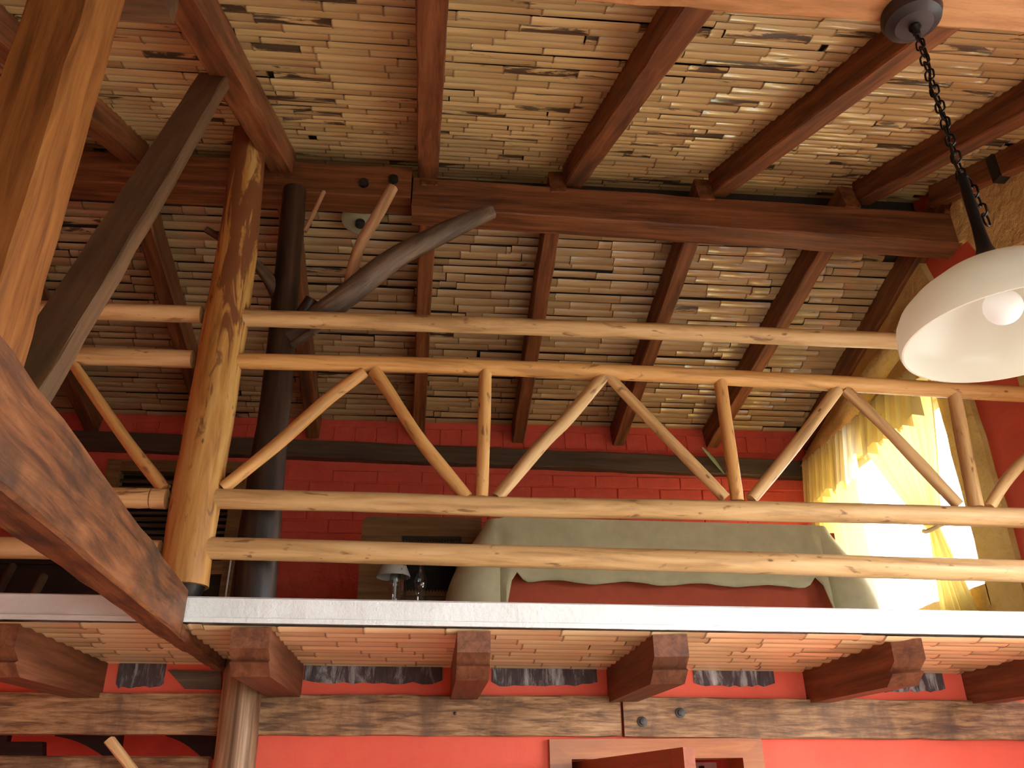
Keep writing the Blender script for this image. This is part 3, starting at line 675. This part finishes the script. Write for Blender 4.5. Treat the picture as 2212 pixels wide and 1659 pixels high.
MB().box((bx0 + f, YB - .13, bz0 + f), (bx1 - f, YB - .124, bz1 - f)).build('pane', 'pane', w4)

xr_ = XR - .10
rod = log('curtain_rod', [(xr_, 5.38, 3.735), (xr_, 4.6, 3.742), (xr_, 3.80, 3.735)], .014, 'log2', None, wob=.0, seg=12); tag(rod, 'wooden curtain rod over the loft window', 'curtain rod')
def cloth_strip(name, mat, path_top, path_bot, nfold, amp, rows, parent=None, sharp=1, sag=None, seed=0, **props):
    """pleated cloth between a top and a bottom curve (functions of u in 0..1); folds push along -X"""
    rr = random.Random(seed); N = nfold * 8; mb = MB(); vs = []
    ph = [rr.uniform(-.5, .5) for _ in range(nfold + 1)]
    for i in range(rows + 1):
        v = i / rows
        for j in range(N + 1):
            u = j / N; s = math.sin(2 * PI * (u * nfold + .12 * ph[min(int(u * nfold), nfold)]))
            s = max(-1, min(1, s * sharp)); a = V(path_top(u)); b = V(path_bot(u)); p = a.lerp(b, v)
            if sag: p = sag(u, v, p)
            vs.append(p + V((-amp(v) * s, 0, 0)))
    W = N + 1
    mb.add(vs, [(i * W + j, i * W + j + 1, (i + 1) * W + j + 1, (i + 1) * W + j) for i in range(rows) for j in range(N)])
    return mb.build(name, mat, parent, None, smooth=True, **props)
va = thing('curtain_valance', 'cream pleated valance hanging from the rod over the loft window', 'valance', (xr_, 4.7, 3.74))
def box_pleats(name, ya, yb, ztop, zb, n, d, mat, par, seed=1):
    """box pleats: each flap overlaps the next, open step at the top edge"""
    rr = random.Random(seed); mb = MB(); wp = (yb - ya) / n
    for k in range(n):
        a = ya + wp * k; bq = a + wp * 1.12; j = rr.uniform(-.02, .02); zz = zb + rr.uniform(-.03, .03)
        pr = []
        for i in range(7):
            v = i / 6; z = ztop + (zz - ztop) * v; fl = .02 * v
            pr.append([V((xr_ - .02 - fl, a + j * v, z)), V((xr_ - .045 - fl - .02 * v, a + wp * .4 + j * v, z)), V((xr_ - .05 - fl - .025 * v, bq + j * v, z)), V((xr_ - .012 - fl * .3, bq - wp * .16 + j * v, z))])
        mb.rings(pr, closed=False, caps=False)
    top = [(xr_ + .02, ya, ztop), (xr_ + .02, yb, ztop), (xr_ - .045, yb, ztop - .005), (xr_ - .045, ya, ztop - .005)]
    mb.add(top, [(0, 1, 2, 3)])
    return mb.build(name, mat, par)
box_pleats('pleats', 5.36, 4.62, 3.775, 3.44, 7, .05, 'valance', va, 1)
box_pleats('pleats', 4.60, 3.86, 3.775, 3.50, 7, .05, 'valance', va, 2)
lc = thing('curtain', 'gathered curtain at the left end of the loft window rod', 'curtain', (xr_, 5.3, 3.7))
cloth_strip('panel', 'curtain', lambda u: (xr_ + .01, 5.40 - .66 * u, 3.72), lambda u: (xr_ + .0, 5.42 - .66 * u, 2.36), 11, lambda v: .022, 10, lc, 1, None, 2)
rc = thing('curtain', 'yellow curtain tied back at the right side of the loft window', 'curtain', (xr_, 4.1, 3.7))
def sweep(u, v, p):
    e = v ** 1.6; yt = 4.62 - .80 * u; yb = 4.075 - .07 * u
    return V((p.x, yt + (yb - yt) * e - (.05 * (1 - u) * math.sin(PI * v)), p.z))
cloth_strip('panel', 'curtain', lambda u: (xr_ + .02, 4.62 - .80 * u, 3.73), lambda u: (xr_, 4.075 - .07 * u, 2.92), 9, lambda v: .028 * (1 - .55 * v), 22, rc, 1, sweep, 3)
cloth_strip('panel_tail', 'curtain', lambda u: (xr_, 4.075 - .07 * u, 2.92), lambda u: (xr_, 4.14 - .30 * u, 2.345), 6, lambda v: .014 + .02 * v, 10, rc, 1, None, 4)
log('tieback', [(xr_ - .03, 4.09, 2.93), (xr_ - .04, 4.04, 2.915), (xr_ + .0, 3.99, 2.93), (xr_ + .09, 3.93, 2.97)], .012, 'valance', rc, seg=8, wob=.1, step=.02)

# ------------------------------------------------------------------ bed
bd = thing('bed', 'low bed with orange base under the pale green cover', 'bed', (1.15, 4.75, 2.335))
MB().box((.29, 4.12, 2.336), (2.07, 5.40, 2.72)).build('base', 'mattress', bd)
MB().box((.30, 4.10, 2.70), (2.08, 5.41, 2.915)).build('mattress', 'mattress', bd)
def bedcover():
    xa, xb, yf, yb_, zt = .262, 2.045, 4.075, 5.40, 2.945
    path = []                                         # (point, outward, hem length, flare)
    N1 = 26
    for i in range(N1): path.append((V((xa, yb_ + (yf + .06 - yb_) * i / N1, zt)), V((-1, 0, 0)), .36, .10))
    for i in range(9):                               # left front corner hangs as a long flap
        a = PI / 2 * i / 8; path.append((V((xa + .06 - .06 * math.cos(a), yf + .06 - .06 * math.sin(a), zt)), V((-math.cos(a), -math.sin(a), 0)), .47, .19 * math.cos(a * .8)))
    N2 = 60
    for i in range(1, N2):
        u = i / N2; x = xa + .06 + (xb - xa - .12) * u
        e = min(u, 1 - u) * (xb - xa)
        hem = .318 + .15 * math.exp(-(e / .05) ** 4) - .05 * math.exp(-((e - .085) / .03) ** 2) + .006 * math.sin(9 * u * PI) + .004 * math.sin(31 * u)
        path.append((V((x, yf, zt - .0105 * (x - 1.1))), V((0, -1, 0)), hem, .03 + .05 * math.exp(-(e / .08) ** 2)))
    for i in range(9):
        a = PI / 2 * i / 8; path.append((V((xb - .06 + .06 * math.sin(a), yf + .06 - .06 * math.cos(a), zt - .01)), V((math.sin(a), -math.cos(a), 0)), .47, .21 * math.sin(a * .9)))
    for i in range(1, N1 + 1): path.append((V((xb, yf + .06 + (yb_ - yf - .06) * i / N1, zt - .01)), V((1, 0, 0)), .42, .14))
    R = 12; rr = random.Random(2); mb = MB(); n_ = len(path); vs = []
    ctr = V(((xa + xb) / 2, 4.8, zt + .03))
    for q in (.0, .5, .93):
        for p, o, h, fl in path: vs.append(ctr.lerp(p + V((0, 0, .012)), q))
    for i in range(R + 1):
        v = i / R
        for k, (p, o, h, fl) in enumerate(path):
            out = .006 + fl * math.sin(v * PI * .55) ** 1.1 + .006 * math.sin(k * .55) * v
            if i == R: out += .006 * math.sin(k * 1.7)
            vs.append(p + o * out + V((0, 0, -h * v + (.01 if i == 0 else 0))))
    rows = R + 4
    mb.add(vs, [(i * n_ + k, i * n_ + k + 1, (i + 1) * n_ + k + 1, (i + 1) * n_ + k) for i in range(rows - 1) for k in range(n_ - 1)])
    o = mb.build('bedcover', 'cover', None, None, smooth=True)
    md = o.modifiers.new('thick', 'SOLIDIFY'); md.thickness = .006
    return tag(o, 'pale green cover draped over the bed in the loft', 'bedcover')
bedcover()

# wooden bedside cabinet with a niche, at the left of the bed
cb = thing('bedside_cabinet', 'wooden cabinet with rounded top corner and dark niche beside the bed', 'cabinet', (-.1, 4.55, 2.335))
X0, X1, YC0, YC1, ZT = -.385, .145, 4.40, 4.72, 3.06
def rpoly(x0, x1, z0, z1, rad):
    return [(x0, z0), (x1, z0), (x1, z1)] + [(x0 + rad - rad * math.sin(a), z1 - rad + rad * math.cos(a)) for a in [PI / 2 * i / 6 for i in range(7)]]
zb_ = 2.95
pts = rpoly(X0, X1, zb_, ZT, .05)
pts = [(.252 if x > .14 else x, z) for x, z in pts]
MB().prism([(x, YC0, z) for x, z in pts], (0, YC1 - YC0, 0)).build('top_panel', 'cabinet', cb)
MB().box((X0, YC0 - .008, 2.915), (.252, YC1, zb_ - .004)).build('shelf', 'cabinet', cb)
def scallop(x0, x1, z, h, n, y, mat, up=1):
    mb = MB(); w_ = (x1 - x0) / n
    for i in range(n): mb.prism([(x0 + w_ * i, y, z), (x0 + w_ * (i + 1), y, z), (x0 + w_ * (i + .5), y, z - h * up)], (0, .012, 0))
    mb.prism([(x0, y, z), (x1, y, z), (x1, y, z + .018 * up), (x0, y, z + .018 * up)], (0, .012, 0)); return mb.build('scalloped_edge', mat, cb)
scallop(-.17, X1, 2.928, .014, 20, YC0 - .022, 'darkwood')  # dark colour here stands in for the shadow under the carved edge
MB().box((X0, YC0, 2.336), (-.165, YC1, 2.91)).build('side_panel', 'cabinet', cb)
MB().box((-.16, YC1 - .02, 2.336), (X1, YC1, 2.91)).build('back_panel', 'darkwood', cb)
MB().box((X1 - .02, YC0, 2.336), (X1, YC1, 2.91)).build('side_panel', 'cabinet', cb)
MB().box((-.16, YC0, 2.336), (X1 - .022, YC1 - .02, 2.655)).build('drawer', 'cabinet', cb)
scallop(-.16, X1 - .02, 2.652, .014, 18, YC0 - .014, 'cabinet', -1)
# low stool in front carries the glass lamp and the bottle
stl = thing('stool', 'low wooden stool in front of the cabinet, under the glass lamp', 'stool', (-.12, 4.12, 2.335))
MB().box((-.26, 4.0, 2.475), (.0, 4.24, 2.50)).build('seat', 'cabinet', stl)
for lx in (-.24, -.04):
    for ly in (4.02, 4.2): MB().box((lx, ly, 2.332), (lx + .025, ly + .025, 2.475)).build('leg', 'cabinet', stl)
gx = at(859, 1260, Y=4.08).x
gl = thing('glass_lamp', 'clear glass lamp with leaf printed shade, beside the small bottle', 'lamp', (gx, 4.08, 2.50))
MB().lathe([(0, 2.501), (.048, 2.501), (.05, 2.51), (.044, 2.52), (.043, 2.60), (.04, 2.66), (.03, 2.68), (.0, 2.685)], 24, (gx, 4.08, 0)).build('base', 'glass', gl, None, smooth=True)
MB().lathe([(.006, 2.53), (.007, 2.64), (.0, 2.65)], 10, (gx - .012, 4.08, 0)).build('glint_tube', 'whitebox', gl, None, smooth=True)  # white tube stands in for the bright reflection in the glass
MB().lathe([(.082, 2.655), (.08, 2.665), (.05, 2.735), (.028, 2.76), (.026, 2.755), (.047, 2.73), (.078, 2.66), (.082, 2.655)], 28, (gx - .022, 4.08, 0)).build('shade', 'print', gl, None, smooth=True, label='pale shade printed with dark leaves')
bx = at(909, 1260, Y=4.08).x
bo = thing('glass_bottle', 'small clear glass bottle with bulbous neck beside the glass lamp', 'bottle', (bx, 4.08, 2.5))
MB().lathe([(0, 2.501), (.026, 2.501), (.027, 2.51), (.027, 2.58), (.022, 2.595), (.028, 2.615), (.031, 2.635), (.026, 2.66), (.014, 2.685), (.011, 2.70), (.012, 2.715), (0, 2.718)], 20, (bx, 4.08, 0)).build('body', 'glass', bo, None, smooth=True)
MB().lathe([(0, 2.716), (.009, 2.716), (.01, 2.735), (0, 2.738)], 12, (bx, 4.08, 0)).build('stopper', 'mattress', bo, None, smooth=True)

# ------------------------------------------------------------------ left part of the loft
wn2 = thing('window_2', 'rear wall opening screened with thin bamboo slats', 'window', ((WX0 + WX1) / 2, YR, WZ0)); del wn2['category']; wn2['kind'] = 'structure'
fy0, fy1 = YR - .04, YR + .05
for a, b in (((WX0 - .03, fy0, WZ0 - .05), (WX0 + .055, fy1, WZ1 + .03)), ((WX1 - .055, fy0, WZ0 - .05), (WX1 + .03, fy1, WZ1 + .03)), ((WX0 + .056, fy0, WZ1 - .05), (WX1 - .056, fy1, WZ1 + .03)), ((WX0 + .056, fy0, WZ0 - .05), (WX1 - .056, fy1, WZ0 + .03))):
    MB().box(a, b).build('frame', 'cabinet', wn2)
MB().box((WX0 - .0, YR + .12, WZ0), (WX1 + .0, YR + .14, WZ1)).build('backing', 'darkwood', wn2)  # added dark sheet behind the slats, keeps sky light out
z = WZ0 + .05; rr = random.Random(6)
while z < WZ1 - .07:
    log('slat', [(WX0 + .05, YR + .01, z + rr.uniform(-.006, .006)), ((WX0 + WX1) / 2, YR + .005, z + rr.uniform(-.004, .004)), (WX1 - .05, YR + .01, z + rr.uniform(-.006, .006))], rr.uniform(.011, .017), 'branch', wn2, seg=8, wob=.08, step=.1); z += .043
# frame of a small dark cupboard between the post and the trunk, at floor level
cu = thing('cupboard', 'dark low cupboard with light wood frame behind the thick post', 'cupboard', (-1.0, 4.9, 2.335))
a = at(505, 1213, Y=4.9); b_ = at(440, 1213, Y=4.9)
MB().box((a.x - .62, 4.92, 2.336), (a.x, 5.2, a.z)).build('body', 'darkwood', cu)
MB().box((a.x - .055, 4.89, 2.336), (a.x, 4.93, a.z)).build('frame', 'cabinet', cu, None, label='light wood upright')
MB().box((a.x - .62, 4.89, a.z - .075), (a.x - .056, 4.93, a.z)).build('frame', 'cabinet', cu, None, label='light wood top rail')
t = log('cord', [(a.x - .012, 4.875, a.z + .0), (a.x - .014, 4.876, 2.7), (a.x - .012, 4.876, 2.34)], .005, 'whitebox', None, seg=6, wob=0); tag(t, 'thin white cord down the cupboard frame behind the trunk', 'cord')
ch = thing('recess_box', 'dark box added in place of a dark recess, pale sticks leaning on it, far left', 'recess_box', (-2.0, 4.6, 2.335)); 
MB().box((-3.0, 4.5, 2.336), (-1.55, 4.84, 2.80)).build('body', 'darkwood', ch)  # dark box added to stand in for the darkness of a recess
MB().box((-3.02, 4.48, 2.80), (-1.53, 4.86, 2.83)).build('box_top', 'darkwood', ch)
for u0, v0, u1, v1, lb in ((28, 1222, -10, 1290, 'pale stick leaning on the dark box, left one of two'), (95, 1245, 66, 1300, 'pale stick leaning on the dark box, beside the red wall patch')):
    p0, p1 = at(u0, v0, Y=4.35), at(u1, v1, Y=4.25); d = p1 - p0; p1 = p0 + d * ((2.345 - p0.z) / d.z)
    t = log('stick', [p1, p0], .02, 'branch', None, seg=10); tag(t, lb, 'stick', 'sticks by the chest')
# leaf tucked behind the wall plate
p0, p1 = at(1517, 966, Y=5.25), at(1566, 1026, Y=5.38)
mb = MB(); N = 8; d = p1 - p0; side = d.cross(V((0, 1, 0))).normalized(); rs = []
for i in range(N + 1):
    u = i / N; wv = .014 * math.sin(PI * min(1, u * .85 + .12)); c_ = p0 + d * u + V((0, -.01 * math.sin(PI * u), 0))
    rs.append([c_ - side * wv, c_ + V((0, -.004, 0)), c_ + side * wv, c_ + V((0, .003, 0))])
t = mb.rings(rs).build('leaf', 'dryleaf'); tag(t, 'slender dark green leaf stuck at the wall plate', 'leaf')

# ------------------------------------------------------------------ doorway and what lies under the loft
dr = thing('door_1', 'open reddish door in an orange wooden frame under the loft', 'door', (1.0, YW, 0)); del dr['category']; dr['kind'] = 'structure'
fw = .065
MB().prism([(DX0 - .03, YW - .03, DZ + .035), (DX1 + .03, YW - .03, DZ + .035), (DX1 - fw, YW - .03, DZ - .045), (DX0 + fw, YW - .03, DZ - .045)], (0, .22, 0)).build('head', 'doorframe', dr)
MB().prism([(DX0 - .03, YW - .03, 0), (DX0 - .03, YW - .03, DZ + .035), (DX0 + fw, YW - .03, DZ - .045), (DX0 + fw, YW - .03, 0)], (0, .22, 0)).build('jamb', 'doorframe', dr)
MB().prism([(DX1 + .03, YW - .03, 0), (DX1 + .03, YW - .03, DZ + .035), (DX1 - fw, YW - .03, DZ - .045), (DX1 - fw, YW - .03, 0)], (0, .22, 0)).build('jamb', 'doorframe', dr)
h0 = V((DX0 + .085, YW + .13, 0)); h1 = at(1475, 1613, Z=1.835); h1 = V((h1.x, h1.y, 0)); dd = (h1 - h0).normalized(); nn = V((-dd.y, dd.x, 0)); LD = (h1 - h0).length
Md = Matrix(((dd.x, nn.x, 0, h0.x), (dd.y, nn.y, 0, h0.y), (0, 0, 1, 0), (0, 0, 0, 1)))
lf = MB().box((0, .006, .02), (LD, .03, 1.82)).build('leaf_panel', 'door', dr, Md)
for bx_ in (((0, 0, .01), (.09, .038, 1.834)), ((LD - .1, 0, .01), (LD, .038, 1.834)), ((.091, 0, 1.74), (LD - .101, .038, 1.834)), ((.091, 0, .01), (LD - .101, .038, .12))):
    MB().box(*bx_).build('stile', 'door', dr, Md)
# inner room behind the door
p = at(1540, 1652, Y=5.3)
wbx = thing('wall_cupboard', 'white cupboard with a dark slot seen through the doorway', 'cupboard', (p.x, 5.35, 1.6))
q0, q1 = at(1500, 1647, Y=5.25), at(1547, 1647, Y=5.25)
MB().box((q0.x - .2, 5.25, 1.1), (q1.x, 5.45, q0.z)).build('body', 'whitebox', wbx)
s0, s1 = at(1510, 1655, Y=5.24), at(1521, 1655, Y=5.24); MB().box((s0.x, 5.238, 1.15), (s1.x, 5.25, s0.z)).build('slot', 'black', wbx)
# rail and stick under the left of the loft, brackets further in
P = [at(-60, 1655, Y=4.15), at(200, 1656, Y=4.15), at(452, 1657, Y=4.15)]
P.insert(0, P[0] + (P[1] - P[0]) * ((XL + .02 - P[0].x) / (P[1] - P[0]).x))
t = timber('handrail', P[0], P[-1], .06, .085, 'wallbeam', None); tag(t, 'flat wooden handrail under the loft, left of the striped round post', 'rail')
t = timber('stick', at(236, 1598, Y=3.75), at(360, 1760, Y=3.75), .035, .05, 'log', None, up=(0, 1, 0)); tag(t, 'pale squared stick rising from the bottom left in front of the handrail', 'stick')
def bracket(pts, label):
    o = MB().prism([V((q.x, q.y, 2.266 if v == 1575 else q.z)) for q, v in ((at(u, v, Y=4.75), v) for u, v in pts)], (0, .05, 0)).build('bracket', 'darkwood'); tag(o, label, 'bracket', 'dark brackets under the loft')
arc = lambda u0, v0, u1, v1, b: [(u0 + (u1 - u0) * i / 8, v0 + (v1 - v0) * i / 8 - b * math.sin(PI * i / 8)) for i in range(9)]
bracket(arc(118, 1590, 224, 1634, 8)[::1] + [(255, 1640), (257, 1575), (118, 1575)], 'dark curved bracket above the pale squared stick')
bracket(arc(358, 1590, 440, 1640, 8) + [(470, 1640), (470, 1575), (358, 1575)], 'dark curved bracket beside the striped round post')
bracket([(14, 1602), (92, 1602), (92, 1660), (-40, 1660), (-40, 1575), (14, 1575)], 'dark stepped board in the lower left corner')

# ------------------------------------------------------------------ outside
MB().box((-60, -60, -.4), (60, 60, -.3)).build('ground', 'grass', None, None, kind='structure')
tr = thing('tree', 'leafy tree outside the loft window', 'tree', (9.0, 8.6, -.3))
log('trunk', [(8.6, 9.3, -.3), (8.7, 9.2, 2.2), (8.6, 9.3, 4.6)], [.16, .12, .06], 'bark', tr)
mb = MB(); rr = random.Random(8)
for i in range(700):
    z_ = rr.uniform(1.6, 6.4); rad = .75 * math.sqrt(max(0, 1 - ((z_ - 4.0) / 2.6) ** 2)) * rr.random() ** .5; a = rr.uniform(0, 6.28)
    c_ = V((8.6 + rad * math.cos(a), 9.3 + rad * math.sin(a), z_)); e = V((rr.gauss(0, 1), rr.gauss(0, 1), rr.gauss(0, 1))).normalized() * .09; g_ = e.cross(V((rr.gauss(0, 1), rr.gauss(0, 1), rr.gauss(0, 1)))).normalized() * .045
    mb.add([c_ - e, c_ + g_, c_ + e, c_ - g_], [(0, 1, 2, 3)])
o = mb.build('foliage', 'leafm', tr); o['kind'] = 'stuff'
